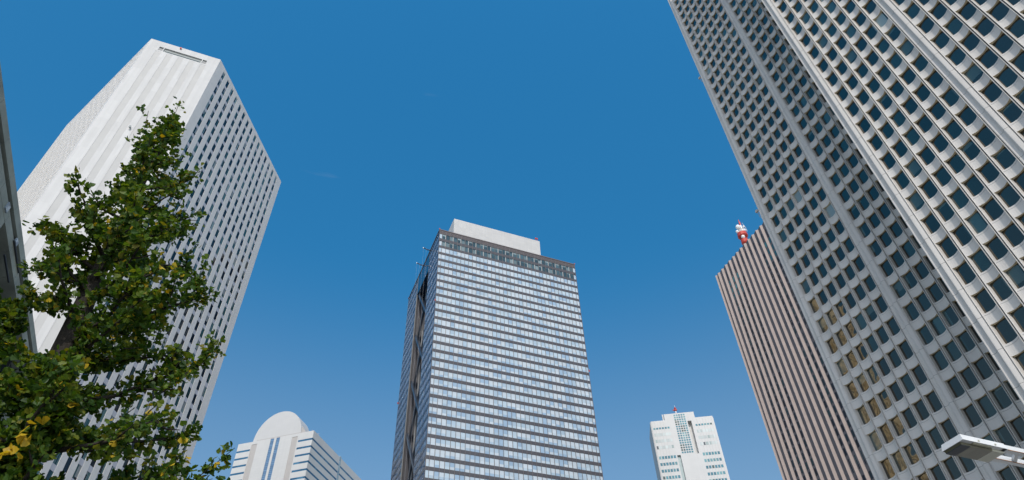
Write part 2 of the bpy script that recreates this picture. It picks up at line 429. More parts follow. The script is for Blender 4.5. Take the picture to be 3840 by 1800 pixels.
def corner_cut_tower():
    t = thing('corner_cut_tower', (-51.15, 165, 0), 'tall white tower with a cut corner, louvred blank front and window rows at the left', 'tower')
    H = 209.6
    A = Vector((-61.9, 142.5)); B = Vector((-40.4, 142.5))
    a60 = R(60)
    L, S = 53.6, 21.5
    C = B + L * Vector((math.cos(a60), math.sin(a60)))
    C2 = C + S * Vector((math.cos(2 * a60), math.sin(2 * a60)))
    D2 = C2 - L * Vector((1, 0))
    D = A + L * Vector((-math.cos(a60), math.sin(a60)))
    FW = Frame(B.x, B.y, a60)                       # long window face
    FA = Frame(A.x, A.y, 2 * a60); FA.n = (-math.sin(a60), -math.cos(a60))
    FB = Frame(A.x, A.y, 0)                         # blank front, outward -Y
    core = MB()
    plan = [A + Vector((0.6, 0.5)), B + Vector((-0.6, 0.5)), C + Vector((-0.6, 0.2)), C2 + Vector((0, -0.3)), D2 + Vector((0, -0.3)), D + Vector((0.6, 0.2))]
    core.prism([(p.x, p.y) for p in plan], -0.3, H - 1.5)
    core.build('core_wall', M_fin, t)
    roof = MB(); roof.prism([(p.x, p.y) for p in [A + Vector((.02, .42)), B + Vector((-.02, .42)), C + Vector((-.5, 0)), C2 + Vector((0, -.2)), D2 + Vector((0, -.2)), D + Vector((.5, 0))]], H - 1.5, H - 0.6)
    roof.build('roof', M_fin, t)
    # blank front with louvre strips and the slot under the roof
    w = MB(); lou = MB()
    strips = [(3.05 + 3.4 * i, 4.75 + 3.4 * i) for i in range(5)]
    z_l = 203.9
    edges = [0.0]
    for a, b in strips: edges += [a, b]
    edges.append(S)
    for i in range(0, len(edges), 2):
        w.fbox(FB, edges[i], edges[i + 1], -0.42, 0.0, -0.3, z_l)
    n = int(z_l / 0.47)
    for a, b in strips:
        for k in range(n):
            z = k * 0.47
            lou.face([FB(a, -0.13, z), FB(b, -0.13, z), FB(b, -0.02, z + 0.43), FB(a, -0.02, z + 0.43)])
            lou.face([FB(a, -0.02, z + 0.43), FB(b, -0.02, z + 0.43), FB(b, -0.13, z + 0.47), FB(a, -0.13, z + 0.47)])
    for a, b in strips: w.fbox(FB, a, b, -0.42, -0.05, n * 0.47 - 0.02, z_l)
    s0, s1 = 5.0, 16.5; g0, g1 = 3.5, 18.0
    zt, zs = 206.65, 204.5
    w.fbox(FB, 0, S, -0.42, 0.002, zt, H)
    w.fbox(FB, 0, S, -0.42, 0.001, z_l, zs)
    w.fbox(FB, 0, g0, -0.42, 0.001, zs, zt); w.fbox(FB, g1, S, -0.42, 0.001, zs, zt)
    w.fbox(FB, s0 - 0.25, s0, -0.42, 0.001, zs, zt); w.fbox(FB, s1, s1 + 0.25, -0.42, 0.001, zs, zt)
    w.build('blank_front', M_white, t); lou.build('louvre', M_louvre, t)
    sl = MB(); sl.fbox(FB, s0, s1, -0.49, -0.40, zs, zt); o = sl.build('slot', M_fin, t)
    gg = MB(); gg.fbox(FB, s0 + 0.5, s1 - 0.3, -0.395, -0.36, zs + 0.02, zs + 0.95)
    gg.build('slot_glass', glass('slot_glass', (3, 3, 3), [(1.0, (0.02, 0.05, 0.05))], spec=0.5), o)
    for a, b in ((g0, s0 - 0.25), (s1 + 0.25, g1)):
        v = MB(); v.fbox(FB, a, b, -0.45, -0.40, zs, zt)
        vo = v.build('vent', M_fin, t)
        v = MB()
        for k in range(5): v.fbox(FB, a + 0.05, b - 0.05, -0.25, -0.05, zs + 0.08 + k * 0.26, zs + 0.2 + k * 0.26)
        v.build('vent_slat', M_louvre, vo)
    # window faces
    for F, seed in ((FW, 1), (FA, 2)):
        pil = MB(); sps = []; places = []
        first, pitch, ww = 3.38, 3.26, 1.42
        ztop = 207.9
        edges = [0.0]
        for k in range(15): edges += [first + k * pitch, first + k * pitch + ww]
        edges.append(L)
        for i in range(0, len(edges), 2):
            pil.fbox(F, edges[i], edges[i + 1], -0.45, 0.0, -0.3, ztop)
        pil.fbox(F, 0, L, -0.45, 0.003, ztop, H)
        for k in range(15):
            a = first + k * pitch
            pil.fbox(F, a, a + ww, -0.5, -0.12, 207.565, ztop)
            for fl in range(46):
                zc = 206.0 - 4.47 * fl
                zlo, zhi = zc - 1.565, zc + 1.565
                nxt = zc - 4.47 + 1.565
                sps.append(F(a + ww / 2, -0.04 if seed == 1 else -0.40, nxt))
                if zlo > 1: places.append(F(a + ww / 2, -0.09 if seed == 1 else -0.42, zlo))
        pil.build('pilaster_wall', M_clad, t)
        h = ww / 2
        u = F.u
        pane = MB(); pane.face([(-h * u[0], -h * u[1], 0), (h * u[0], h * u[1], 0), (h * u[0], h * u[1], 3.13), (-h * u[0], -h * u[1], 3.13)])
        spn = MB(); spn.face([(-h * u[0], -h * u[1], 0), (h * u[0], h * u[1], 0), (h * u[0], h * u[1], 1.34), (-h * u[0], -h * u[1], 1.34)])
        nx, ny = F.n
        for zz in (0, 1.34): spn.face([(-h * u[0], -h * u[1], zz), (h * u[0], h * u[1], zz), (h * u[0] - .25 * nx, h * u[1] - .25 * ny, zz), (-h * u[0] - .25 * nx, -h * u[1] - .25 * ny, zz)])
        windows(t, [(spn, M_lilac if seed == 1 else M_clad, sps)], 'spandrel', 100 if seed == 1 else 0)
        if seed == 1: windows(t, [(pane, M_tri, places)])
        else:
            m = MB()
            for p in places:
                m.face([(x + p[0], y + p[1], z + p[2]) for x, y, z in pane.v])
            o = m.build('window', M_tri, t); o['kind'] = 'stuff'
    l = MB(); l.box(-52.9, -52.5, 142.0, 142.5, 208.5, 209.1); l.build('warning_light', M_red, t)
    l = MB(); l.box(-53.2, -52.85, 141.75, 142.5, 164.2, 164.55); l.box(-53.25, -52.8, 141.7, 142.0, 163.7, 164.2)
    l.build('wall_lamp', M_fin, t)
    return t
corner_cut_tower()

# ------------------------------------------------------------------ the dark curtain-wall tower in the middle
M_spand = plain('brown_metal_spandrel', (0.066, 0.064, 0.071), 0.45, 0.08, 0.5, spec=0.4)
M_mull = plain('bronze_mullion', (0.15, 0.13, 0.125), 0.4, 0.05, 1.0, metal=0.2)
M_pent = plain('penthouse_panel', (0.51, 0.50, 0.48), 0.6, 0.02, 0.3, joint=(1.9, 0.14, 0.04), streak=0.07, panel=(3.3, 1.9, 0.04))
M_steel = plain('dark_steel', (0.07, 0.085, 0.11), 0.3, 0.15, 0.6, metal=0.5)
M_blue = glass('dark_blue_glass', (3, 3, 3.97), [(1.0, (0.01, 0.03, 0.06))], spec=0.9, wave=0.15)
M_pane = glass('blind_glass', (1.792, 50.0, 3.97), [(0.14, (0.29, 0.40, 0.51)), (0.36, (0.36, 0.46, 0.54)), (0.62, (0.41, 0.50, 0.56)), (1.0, (0.47, 0.53, 0.57))],
               rough=0.12, spec=0.4, wave=0.06, wscale=0.35, offset=(56.98, 180, 1.0), vary=0.1)
M_plant = glass('plant_room_glass', (1.792, 50.0, 4.0), [(0.5, (0.025, 0.06, 0.075)), (0.75, (0.05, 0.10, 0.12)), (0.9, (0.12, 0.17, 0.18)), (1.0, (0.2, 0.26, 0.27))],
               rough=0.05, spec=0.5, wave=0.1, offset=(56.98, 180, 1.0))
M_side = glass('side_glass', (50.0, 1.79, 3.97), [(0.5, (0.03, 0.09, 0.20)), (0.8, (0.06, 0.15, 0.29)), (1.0, (0.14, 0.24, 0.36))], rough=0.03, spec=1.0, wave=0.12, wscale=0.3, offset=(0, 206, 1.0))

def curtain_tower():
    t = thing('office_tower', (89.3, 231.3, 0), 'dark framed glass office tower with pale blinds and a white rooftop box in the centre', 'tower')
    H = 224.6; X0, X1, Y0, Y1 = 55.62, 122.87, 205.98, 256.7
    FF = Frame(X0, Y0, 0)
    # glass rows: (bottom, top)
    rows = [(219.2, 221.87), (214.75, 217.6)]
    z = 213.37
    P = 3.985
    while z > 4:
        rows.append((z - 2.62, z)); z -= P
    core = MB(); core.box(X0 + 3.5, X1 - 0.4, Y0 + 0.4, Y1, -0.3, H - 0.5)
    core.box(X0 + 0.35, X0 + 3.55, Y0 + 0.41, 220.8, -0.3, H - 0.51); core.box(X0 + 0.35, X0 + 3.55, 240.2, Y1 - 0.01, -0.3, H - 0.51)
    core.build('core_wall', M_spand, t)
    mus = MB(); sp = MB(); mu = MB(); sps = [MB(), MB()]
    side_segs = [(206.2, 220.75, 8), (240.25, 256.65, 9)]
    FS = Frame(X0, 0, math.pi / 2); FS.n = (-1.0, 0.0)
    prev = H
    for zb, zt in rows:
        sp.fbox(FF, 0, X1 - X0, -0.4, 0, zt, prev)
        for (a, b, n), m_ in zip(side_segs, sps): m_.fbox(FS, a, b, -0.35, -0.001, zt, prev)
        prev = zb
    sp.fbox(FF, 0, X1 - X0, -0.4, 0, -0.3, prev)
    for (a, b, n), m_ in zip(side_segs, sps): m_.fbox(FS, a, b, -0.35, -0.001, -0.3, prev)
    xs = [0.12] + [1.36 + 1.792 * i for i in range(37)] + [X1 - X0 - 0.12]
    for x in xs: mu.fbox(FF, x - 0.065, x + 0.065, -0.35, 0.10, -0.3, H - 0.4)
    for a, b, n in side_segs:
        for i in range(n + 1):
            y = a + (b - a) * i / n; mus.fbox(FS, y - 0.05, y + 0.05, -0.3, 0.02, -0.3, H - 0.4)
    sp.build('spandrel', M_spand, t)
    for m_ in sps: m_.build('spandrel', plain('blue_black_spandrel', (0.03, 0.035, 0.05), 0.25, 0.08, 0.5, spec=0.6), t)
    mu.build('mullion', M_mull, t); mus.build('mullion', M_steel, t)
    cap = MB(); cap.fbox(FF, -0.1, X1 - X0 + 0.1, -0.6, 0.2, H - 0.399, H + 0.05)
    cap.fbox(FS, 206.6, Y1, -0.6, 0.2, H - 0.398, H + 0.051); cap.build('roof_coping', M_mull, t)
    # grille of the parapet band
    gr = MB()
    for k in range(6): gr.fbox(FF, 0.1, X1 - X0 - 0.1, 0.0, 0.05, 222.15 + k * 0.34, 222.35 + k * 0.34)
    gr.build('parapet_grille', M_mull, t)
    places = [[], [], []]; widths = []
    for ri, (zb, zt) in enumerate(rows):
        for i in range(len(xs) - 1):
            c = (xs[i] + xs[i + 1]) / 2
            if i in (0, len(xs) - 2): places[2].append(FF(c, -0.09, zb))
            else: places[1 if ri < 2 else 0].append(FF(c, -0.09, zb))
    def pane(w, h):
        m = MB(); m.face([(-w / 2, 0, 0), (w / 2, 0, 0), (w / 2, 0, h), (-w / 2, 0, h)]); return m
    windows(t, [(pane(1.66, 2.62), M_pane, places[0]), (pane(1.66, 2.85), M_plant, places[1]), (pane(1.1, 2.62), M_pane, places[2])])
    m = MB()
    for zb, zt in rows:
        for a, b, n in side_segs:
            for i in range(n):
                y0 = a + (b - a) * i / n + 0.08; y1 = a + (b - a) * (i + 1) / n - 0.08
                m.face([FS(y0, -0.05, zb), FS(y1, -0.07, zb), FS(y1, -0.09, zt), FS(y0, -0.07, zt)])
    o = m.build('side_window', M_side, t); o['kind'] = 'stuff'
    M_icol = plain('inner_column_grey', (0.38, 0.42, 0.42), 0.5)
    for zb, zt in rows[:2]:
        for i in range(2, len(xs) - 2, 2):
            ic = MB(); ic.fbox(FF, xs[i] - 0.34, xs[i] - 0.07, -0.088, -0.08, zb, zt); ic.build('inner_column', M_icol, t)
    # braced recess in the side
    rc = MB(); rc.box(X0 + 0.02, X0 + 3.5, 220.8, 240.2, 212.8, H - 0.402); rc.build('recess_fascia', M_blue, t)
    bk = MB(); bk.face([(X0 + 3.45, 240.1, 0), (X0 + 3.45, 220.85, 0), (X0 + 3.45, 220.85, 212.8), (X0 + 3.45, 240.1, 212.8)]); bk.build('recess_glass', M_blue, t)
    # pale panel strip inside the recess
    pp = MB(); pp.box(X0 + 3.0, X0 + 3.4, 235.6, 236.8, 0, 190); pp.build('stair_panel', plain('stair_panel_grey', (0.4, 0.39, 0.37), 0.4, 0.2, 0.4), t)
    for i in range(8):
        zt = 212.7 - 24.25 * i
        for s in (0, 1):
            b = MB(); ya, yb = (238.6, 221.6) if s == 0 else (221.6, 238.6)
            d = 0.9 if s == 0 else 2.0
            zlo = max(zt - 24.25, -0.2)
            p = Vector((X0 + d, ya, zt)); q = Vector((X0 + d, yb, zlo))
            w = 0.95; up = Vector((0, 0, 1.0)); hx = Vector((0.4, 0, 0))
            b.hexa([p - hx - up * w, q - hx - up * w, q + hx - up * w, p + hx - up * w, p - hx + up * w, q - hx + up * w, q + hx + up * w, p + hx + up * w])
            b.v = [tuple(v) for v in b.v]
            b.build('brace', M_steel, t)
    for y, r in ((239.7, 0.34), (227.0, 0.10), (233.2, 0.10)):
        c = MB(); c.tube([(X0 + 0.2 if r > 0.3 else X0 + 2.6, y, -0.2), (X0 + 0.2 if r > 0.3 else X0 + 2.6, y, H - 0.5)], [r, r], 10)
        c.build('column', plain('column_metal', (0.13, 0.128, 0.125), 0.5, 0.1, 0.5), t)
    ph = MB(); ph.box(63.4, 107.3, 210.0, 246, H - 0.6, 238.7); pho = ph.build('penthouse', M_pent, t)
    for i in range(2):
        pm = MB(); x = 105.6 + i * 0.8
        pm.tube([(x, 210.6, 238.7), (x, 210.6, 240.4)], [0.14, 0.10], 8); pm.sphere((x, 210.6, 240.7), 0.38, 10, 6, (1, 1, 1.5)); pm.build('warning_beacon', M_red, pho)
    for x, y, z in ((X0, Y0, H + 0.3), (X1, Y0, H + 0.3), (X0, Y1, H + 0.3), (X0 - .1, Y0 - .1, 183.0), (X1 + .1, Y0 - 0.1, 164.0), (X0 - 0.2, Y1, 165.0)):
        m = MB(); m.tube([(x, y, z - 0.5), (x, y, z)], [0.2, 0.2], 8); m.sphere((x, y, z + 0.1), 0.28, 10, 6); m.build('warning_light', M_red, t)
curtain_tower()

def davit(y, dz, label):
    X0, H = 55.62, 224.65
    t = thing('davit_crane', (X0 + 0.6, y, H), label, 'crane', 'window cleaning cranes on the roof edge')
    b = MB(); b.box(X0 + 0.2, X0 + 1.2, y - 0.5, y + 0.5, H, H + 0.9); b.build('base', M_steel, t)
    a = MB(); a.tube([(X0 + 0.7, y, H + 0.7), (X0 - 0.2, y, H + 1.3 + dz), (X0 - 1.2, y, H + 1.2 + dz), (X0 - 2.2, y, H + 1.7 + dz), (X0 - 3.0, y, H + 1.75 + dz)], [0.32, 0.3, 0.26, 0.24, 0.22], 8)
    a.build('arm', M_steel, t)
    h = MB(); h.box(X0 - 3.2, X0 - 2.9, y - 0.18, y + 0.18, H + 1.5 + dz, H + 2.1 + dz); h.build('head', M_wht, t)
    for k in (-2.9, -1.6):
        c = MB(); c.tube([(X0 + k, y, H + 1.4 + dz), (X0 + k + 0.15, y, 90)], [0.022, 0.022], 5, cap=False)
        c.build('cable', plain('steel_cable', (0.3, 0.32, 0.35), 0.4, 0.05, metal=0.5), t)
davit(221.6, 0.0, 'nearer dark window cleaning crane arm on the roof edge, beside the front corner')
davit(232.5, 0.0, 'farther dark window cleaning crane arm above the braced recess, behind the other arm')

# ------------------------------------------------------------------ the pink ribbed tower
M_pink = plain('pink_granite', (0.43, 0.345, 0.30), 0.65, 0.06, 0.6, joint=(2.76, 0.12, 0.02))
M_pdark = plain('shaded_recess_panel', (0.15, 0.135, 0.14), 0.6, 0.06, 0.5)  # shade of the turned-away rib faces put into a darker colour
M_pwin = glass('pink_tower_glass', (50, 2.24, 2.76), [(0.6, (0.008, 0.02, 0.035)), (0.85, (0.012, 0.035, 0.05)), (1.0, (0.02, 0.06, 0.07))], rough=0.25, spec=0.12, wave=0)
M_pteal = glass('teal_rib_glass', (50, 2.24, 2.76), [(0.5, (0.02, 0.14, 0.16)), (1.0, (0.05, 0.26, 0.27))], spec=0.4, wave=0)  # plain teal base colour, no glow

def pink_tower():
    t = thing('ribbed_tower', (155, 122, 0), 'pinkish ribbed tower with dark window columns, partly behind the scalloped hotel tower', 'tower')
    H = 164.6; X0 = 140.05; YT = 138.6; N = 14; P = 2.24
    lit = MB(); drk = MB()
    wins = []; teal = []; slots = []
    # corner pier then sawtooth ribs: a lit face turned to the street's near end, a dark face turned away
    ys = [137.1 - P * i for i in range(N + 1)]
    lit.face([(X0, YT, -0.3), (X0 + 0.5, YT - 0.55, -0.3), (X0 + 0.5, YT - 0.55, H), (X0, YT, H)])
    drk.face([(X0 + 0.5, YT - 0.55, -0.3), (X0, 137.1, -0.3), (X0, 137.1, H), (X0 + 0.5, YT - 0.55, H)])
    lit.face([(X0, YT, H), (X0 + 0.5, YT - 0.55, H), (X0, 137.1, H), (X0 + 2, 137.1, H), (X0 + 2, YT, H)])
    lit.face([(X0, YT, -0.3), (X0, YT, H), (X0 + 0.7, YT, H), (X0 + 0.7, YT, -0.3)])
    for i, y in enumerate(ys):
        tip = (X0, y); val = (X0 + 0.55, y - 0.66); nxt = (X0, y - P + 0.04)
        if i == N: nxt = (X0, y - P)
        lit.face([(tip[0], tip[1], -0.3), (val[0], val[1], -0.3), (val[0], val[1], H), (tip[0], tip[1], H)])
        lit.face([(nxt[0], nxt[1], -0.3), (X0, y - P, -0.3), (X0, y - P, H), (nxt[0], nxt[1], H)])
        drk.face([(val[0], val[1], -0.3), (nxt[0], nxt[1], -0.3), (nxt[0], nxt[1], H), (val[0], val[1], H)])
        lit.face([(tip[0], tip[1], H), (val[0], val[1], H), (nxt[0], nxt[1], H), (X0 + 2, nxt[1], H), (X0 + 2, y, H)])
        if i == 0 or i == N: continue
        ux, uy = nxt[0] - val[0], nxt[1] - val[1]; ln = math.hypot(ux, uy); ux /= ln; uy /= ln
        n = (uy, -ux)
        if n[0] > 0: n = (-n[0], -n[1])
        mid = (val[0] + ux * ln * 0.47 + n[0] * 0.03, val[1] + uy * ln * 0.47 + n[1] * 0.03)
        slots.append((mid[0], mid[1], 159.9))
        if i in (1, 2, 3, 10, 11, 12, 13, 4, 9):
            z = 156.4 if i not in (4, 9) else 156.0
            c = 0
            mech = (117.2 + 1.6 if i < 9 else 117.2 + 1.6, 79.0 + 1.6)
            zz = 153.4
            for k in range(46):
                zc = zz - 2.76 * k
                if zc < 3: break
                if abs(zc - mech[0]) < 2.6 or abs(zc - mech[1]) < 2.6: continue
                (teal if (k < 2 and i in (1, 2, 3, 10, 11, 12)) else wins).append((mid[0], mid[1], zc))
            if i in (1, 2, 3, 10, 11, 12): teal.append((mid[0], mid[1], 157.0 - 0.5))
            for mz in mech: slots.append((mid[0], mid[1], mz))
    cx, cy = ux, uy
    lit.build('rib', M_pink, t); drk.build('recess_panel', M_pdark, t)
    core = MB(); core.box(X0 + 0.68, X0 + 32, ys[-1] - P, YT, -0.3, H - 0.1); core.box(X0 + 2, X0 + 32.1, ys[-1] - P + .01, YT - .01, H - 0.2, H - 0.002)
    core.build('core_wall', M_pink, t)
    def pane(w, h, chamf=0.0):
        m = MB(); a = w / 2
        pts = [(-a, -h / 2), (a - chamf, -h / 2), (a, -h / 2 + chamf), (a, h / 2 - chamf), (a - chamf, h / 2), (-a, h / 2)] if chamf else [(-a, -h / 2), (a, -h / 2), (a, h / 2), (-a, h / 2)]
        # a shallow bay: the pane stands 6 cm proud with closed edges
        f = [(s * cx + n[0] * 0.012, s * cy + n[1] * 0.012, zz) for s, zz in pts]; b = [(s * cx - n[0] * 0.03, s * cy - n[1] * 0.03, zz) for s, zz in pts]
        m.face(f)
        for i in range(len(f)):
            j = (i + 1) % len(f); m.face([b[i], b[j], f[j], f[i]])
        return m
    windows(t, [(pane(0.95, 1.95, 0.15), M_pwin, wins), (pane(0.95, 2.0), M_pteal, teal), (pane(0.4, 3.6), M_pwin, slots)])
pink_tower()

def antenna_mast():
    bx, by, bz = 149.0, 128.2, 164.5
    t = thing('antenna_mast', (bx, by, bz), 'red and white antenna mast with round white dishes on the pink ribbed tower roof', 'antenna')
    m = MB(); m.tube([(bx, by, bz), (bx, by, bz + 17)], [0.6, 0.45], 8); m.build('mast', M_wht, t)
    for z0, r, h in ((bz + 9.6, 1.35, 2.0), (bz + 12.9, 1.85, 1.9)):
        d = MB(); d.tube([(bx, by, z0), (bx, by, z0 + 0.4), (bx, by, z0 + h), (bx, by, z0 + h + 0.05)], [r * 0.75, r, r * 0.95, r * 0.8], 12); d.build('platform', M_red, t)
    # dish: offset across the view (rt), towards the viewer (fw), height, radius
    fw = Vector((-149, -128.2, 0)).normalized(); rt = Vector((-fw.y, fw.x, 0)) * -1
    if rt.x < 0: rt = -rt
    for r_, f_, z, r in ((0.0, 1.0, 12.3, 0.85), (-1.25, 0.6, 16.0, 0.7), (-0.45, 0.6, 18.0, 1.1), (0.55, 0.9, 15.4, 0.6), (1.35, 0.5, 15.6, 0.6), (1.45, 0.3, 17.6, 0.5)):
        p = Vector((bx, by, bz + z)) + rt * r_ + fw * f_
        d = MB(); d.sphere(tuple(p), r, 14, 9, (0.8, 0.8, 1.0)); d.build('dish', M_wht, t, smooth=True)
    f = MB()
    for k in range(7):
        p = Vector((bx, by, bz)) + rt * (-0.6 + 0.3 * k) + fw * 0.5
        f.tube([(p.x, p.y, bz + 14.6), (p.x + 0.1, p.y, bz + 17.0)], [0.15, 0.12], 6)
    q = Vector((bx, by, bz)) + rt * 2.0; q2 = Vector((bx, by, bz)) + rt * 1.4
    f.tube([(q.x, q.y, bz + 15.0), (q.x, q.y, bz + 17.0)], [0.1, 0.08], 6); f.tube([(q.x, q.y, bz + 17.0), (q2.x, q2.y, bz + 20.0)], [0.08, 0.05], 6)
    f.build('frame', plain('antenna_frame', (0.6, 0.56, 0.5), 0.5, 0.2, 2.0), t)
    q = Vector((bx, by, bz)) + rt * 0.6
    c = MB(); c.tube([(q.x, q.y, bz + 14.5), (q.x, q.y, bz + 19.0)], [0.42, 0.32], 8); c.build('white_spire', M_wht, t)
    c = MB(); c.tube([(q.x, q.y, bz + 19.0), (q.x, q.y, bz + 20.6), (q.x, q.y, bz + 20.65), (q.x, q.y, bz + 22.0)], [0.36, 0.34, 0.18, 0.14], 8); c.build('red_spire', M_red, t)
antenna_mast()

# ------------------------------------------------------------------ the white building with the arched crown
M_dome = plain('white_tile', (0.60, 0.59, 0.565), 0.5, 0.02, 0.3, joint=(1.35, 0.08, 0.04), streak=0.03, panel=(2.6, 1.35, 0.015))
M_arch = plain('arch_cladding', (0.57, 0.56, 0.54), 0.5, 0.015, 0.2, streak=0.03, panel=(2.6, 1.5, 0.012))
M_band = glass('ribbon_glass', (3, 3, 3.95), [(0.6, (0.02, 0.115, 0.22)), (0.85, (0.03, 0.14, 0.25)), (1.0, (0.06, 0.19, 0.3))], spec=0.6, wave=0.1)
M_stair = glass('stair_glass', (3, 3, 0.9), [(1.0, (0.16, 0.27, 0.40))], spec=0.6, wave=0.1)
M_gry = plain('grey_recess', (0.46, 0.43, 0.40), 0.6, 0.03, 0.5)

def arched_tower():
    cx, cy = 27.8, 315.4
    t = thing('arched_building', (cx, cy, 0), 'white building with a round arched crown and blue ribbon windows, left of the glass tower', 'building')
    H = 178.7; W = 41.7; DP = 75.0
    fu = math.atan2(0.613, -0.79); su = math.atan2(0.79, 0.613)
    FF = Frame(cx, cy, fu); FF.n = (-0.613, -0.79)
    FS = Frame(cx, cy, su); FS.n = (0.79, -0.613)
    w = MB(); gl = []; RIB = []
    zb = [174.75 - 3.95 * i for i in range(44)]      # tops of the ribbon windows
    def bands(F, s0, s1, cuts, dn=0.0):
        prev = H
        for z in zb:
            if z < 2: break
            w.fbox(F, s0, s1, -0.3, dn, z, prev)
            prev = z - 1.02
            gl.append(F)
            B_ = MB(); B_.fbox(F, s0 + 0.1, s1 - 0.1, -0.28, -0.03, z - 1.02, z); RIB.append((in_view(F((s0 + s1) / 2, 0, z)), B_))
        w.fbox(F, s0, s1, -0.3, dn, -0.3, prev)
    bands(FF, 0, 7.85, ()); bands(FF, 34.15, W, ())
    bands(FS, 0.31, 28.6, ()); bands(FS, 30.4, DP, ())
    # centre of the front
    for a, b in ((7.85, 8.4), (11.4, 18.36), (20.36, 21.59), (23.57, 30.7), (33.9, 34.15)): w.fbox(FF, a, b, -0.3, 0.001, -0.3, H)
    w.fbox(FF, 8.4, 11.4, -0.3, 0.0005, 177.1, H); w.fbox(FF, 30.7, 33.9, -0.3, 0.0005, 177.1, H)
    core = MB(); core.fbox(FF, 0.35, W - 0.35, -DP + 0.2, -0.32, -0.3, H - 0.6); core.build('core_wall', M_dome, t)
    w.build('wall', M_dome, t)
    RIB.sort(key=lambda q: -q[0]); rest = MB()
    for i, (v_, B_) in enumerate(RIB):
        if i < 100 and v_ > 0: B_.build('ribbon_window', M_band, t)
        else:
            for f_ in B_.f: rest.face([B_.v[j] for j in f_])
    rest.build('ribbon_window', M_band, t)['kind'] = 'stuff'
    gr = MB(); gr.fbox(FF, 8.4, 11.4, -0.31, -0.16, -0.3, 177.1); gr.fbox(FF, 30.7, 33.9, -0.31, -0.16, -0.3, 177.1); gr.build('pilaster', M_gry, t)
    for a, b in ((18.36, 20.36), (21.59, 23.57)):
        s = MB(); s.fbox(FF, a, b, -0.3, -0.2, -0.3, 178.5); so = s.build('stair_window', M_stair, t)
        f = MB()
        for k in range(110):
            z = 178.0 - 1.0 * k
            f.fbox(FF, a, b, -0.199, -0.12, z, z + 0.22)
        f.build('glazing_bar', plain('blue_bar', (0.06, 0.15, 0.30), 0.4, 0.0), so)
    sg = MB(); sg.fbox(FS, 28.6, 30.4, -0.3, -0.05, -0.3, 179.6); so = sg.build('stair_window', glass('pale_stair_glass', (3, 3, 1.3), [(0.5, (0.25, 0.4, 0.5)), (1.0, (0.4, 0.55, 0.62))], spec=0.5), t)
    f = MB()
    for k in range(70): f.fbox(FS, 28.6, 30.4, -0.049, 0.03, 178.9 - 1.45 * k, 179.05 - 1.45 * k)
    f.build('glazing_bar', M_gry, so)
    # arched crown: flat front, round back
    a = MB(); s0, s1 = 7.4, 33.8; r = (s1 - s0) / 2; mid = (s0 + s1) / 2; z0 = H - 0.2; hh = 15.0
    def arch(d, k=1.0):
        return [FF(mid + r * k * math.cos(math.pi * i / 40), d, z0 + hh * k * math.sin(math.pi * i / 40)) for i in range(41)]
    front = arch(-0.35); a.face(front)
    rings = [front, arch(-9.0)] + [arch(-9.0 - 3.5 * math.sin(q), math.cos(q)) for q in (0.25, 0.5, 0.75, 1.0, 1.25)]
    for p, q in zip(rings[:-1], rings[1:]): a.strip(p, q)
    a.face(rings[-1]); a.build('arched_crown', M_arch, t)
    e = MB(); e.fbox(FF, 7.4, 31.5, -0.35, -0.2, H - 0.2, H + 0.5); e.build('crown_joint', M_gry, t)
    n = MB(); n.face([FF(7.3, -0.4, H), FF(4.6, -0.4, H), FF(7.3, -0.4, H + 4.2)]); n.face([FF(7.3, -0.4, H), FF(7.3, -0.4, H + 4.2), FF(6.0, -3, H)]); n.build('crown_buttress', M_gry, t)
    r_ = MB()
    for k in range(7): r_.fbox(FF, 3.0 - k * 0.4, 3.12 - k * 0.4, -3.2 - k * 0.5, -3.05 - k * 0.5, H - 0.6, H + 2.6 - k * 0.3)
    for k in range(4): r_.fbox(FF, 0.6, 3.2, -6.2, -6.1, H + 0.2 + k * 0.55, H + 0.3 + k * 0.55)
    r_.build('roof_rail', M_gry, t)
arched_tower()

# ------------------------------------------------------------------ the distant white stepped tower
M_far = plain('far_white_wall', (0.60, 0.595, 0.575), 0.6, 0.03, 0.3, streak=0.04)
M_fwin = glass('far_teal_glass', (2, 2, 3.28), [(0.5, (0.06, 0.19, 0.24)), (0.8, (0.09, 0.25, 0.29)), (0.92, (0.14, 0.3, 0.32)), (1.0, (0.06, 0.09, 0.08))], spec=0.45, wave=0.1)
M_shade = plain('far_side_wall', (0.6, 0.6, 0.6), 0.6, 0.03, 0.3)

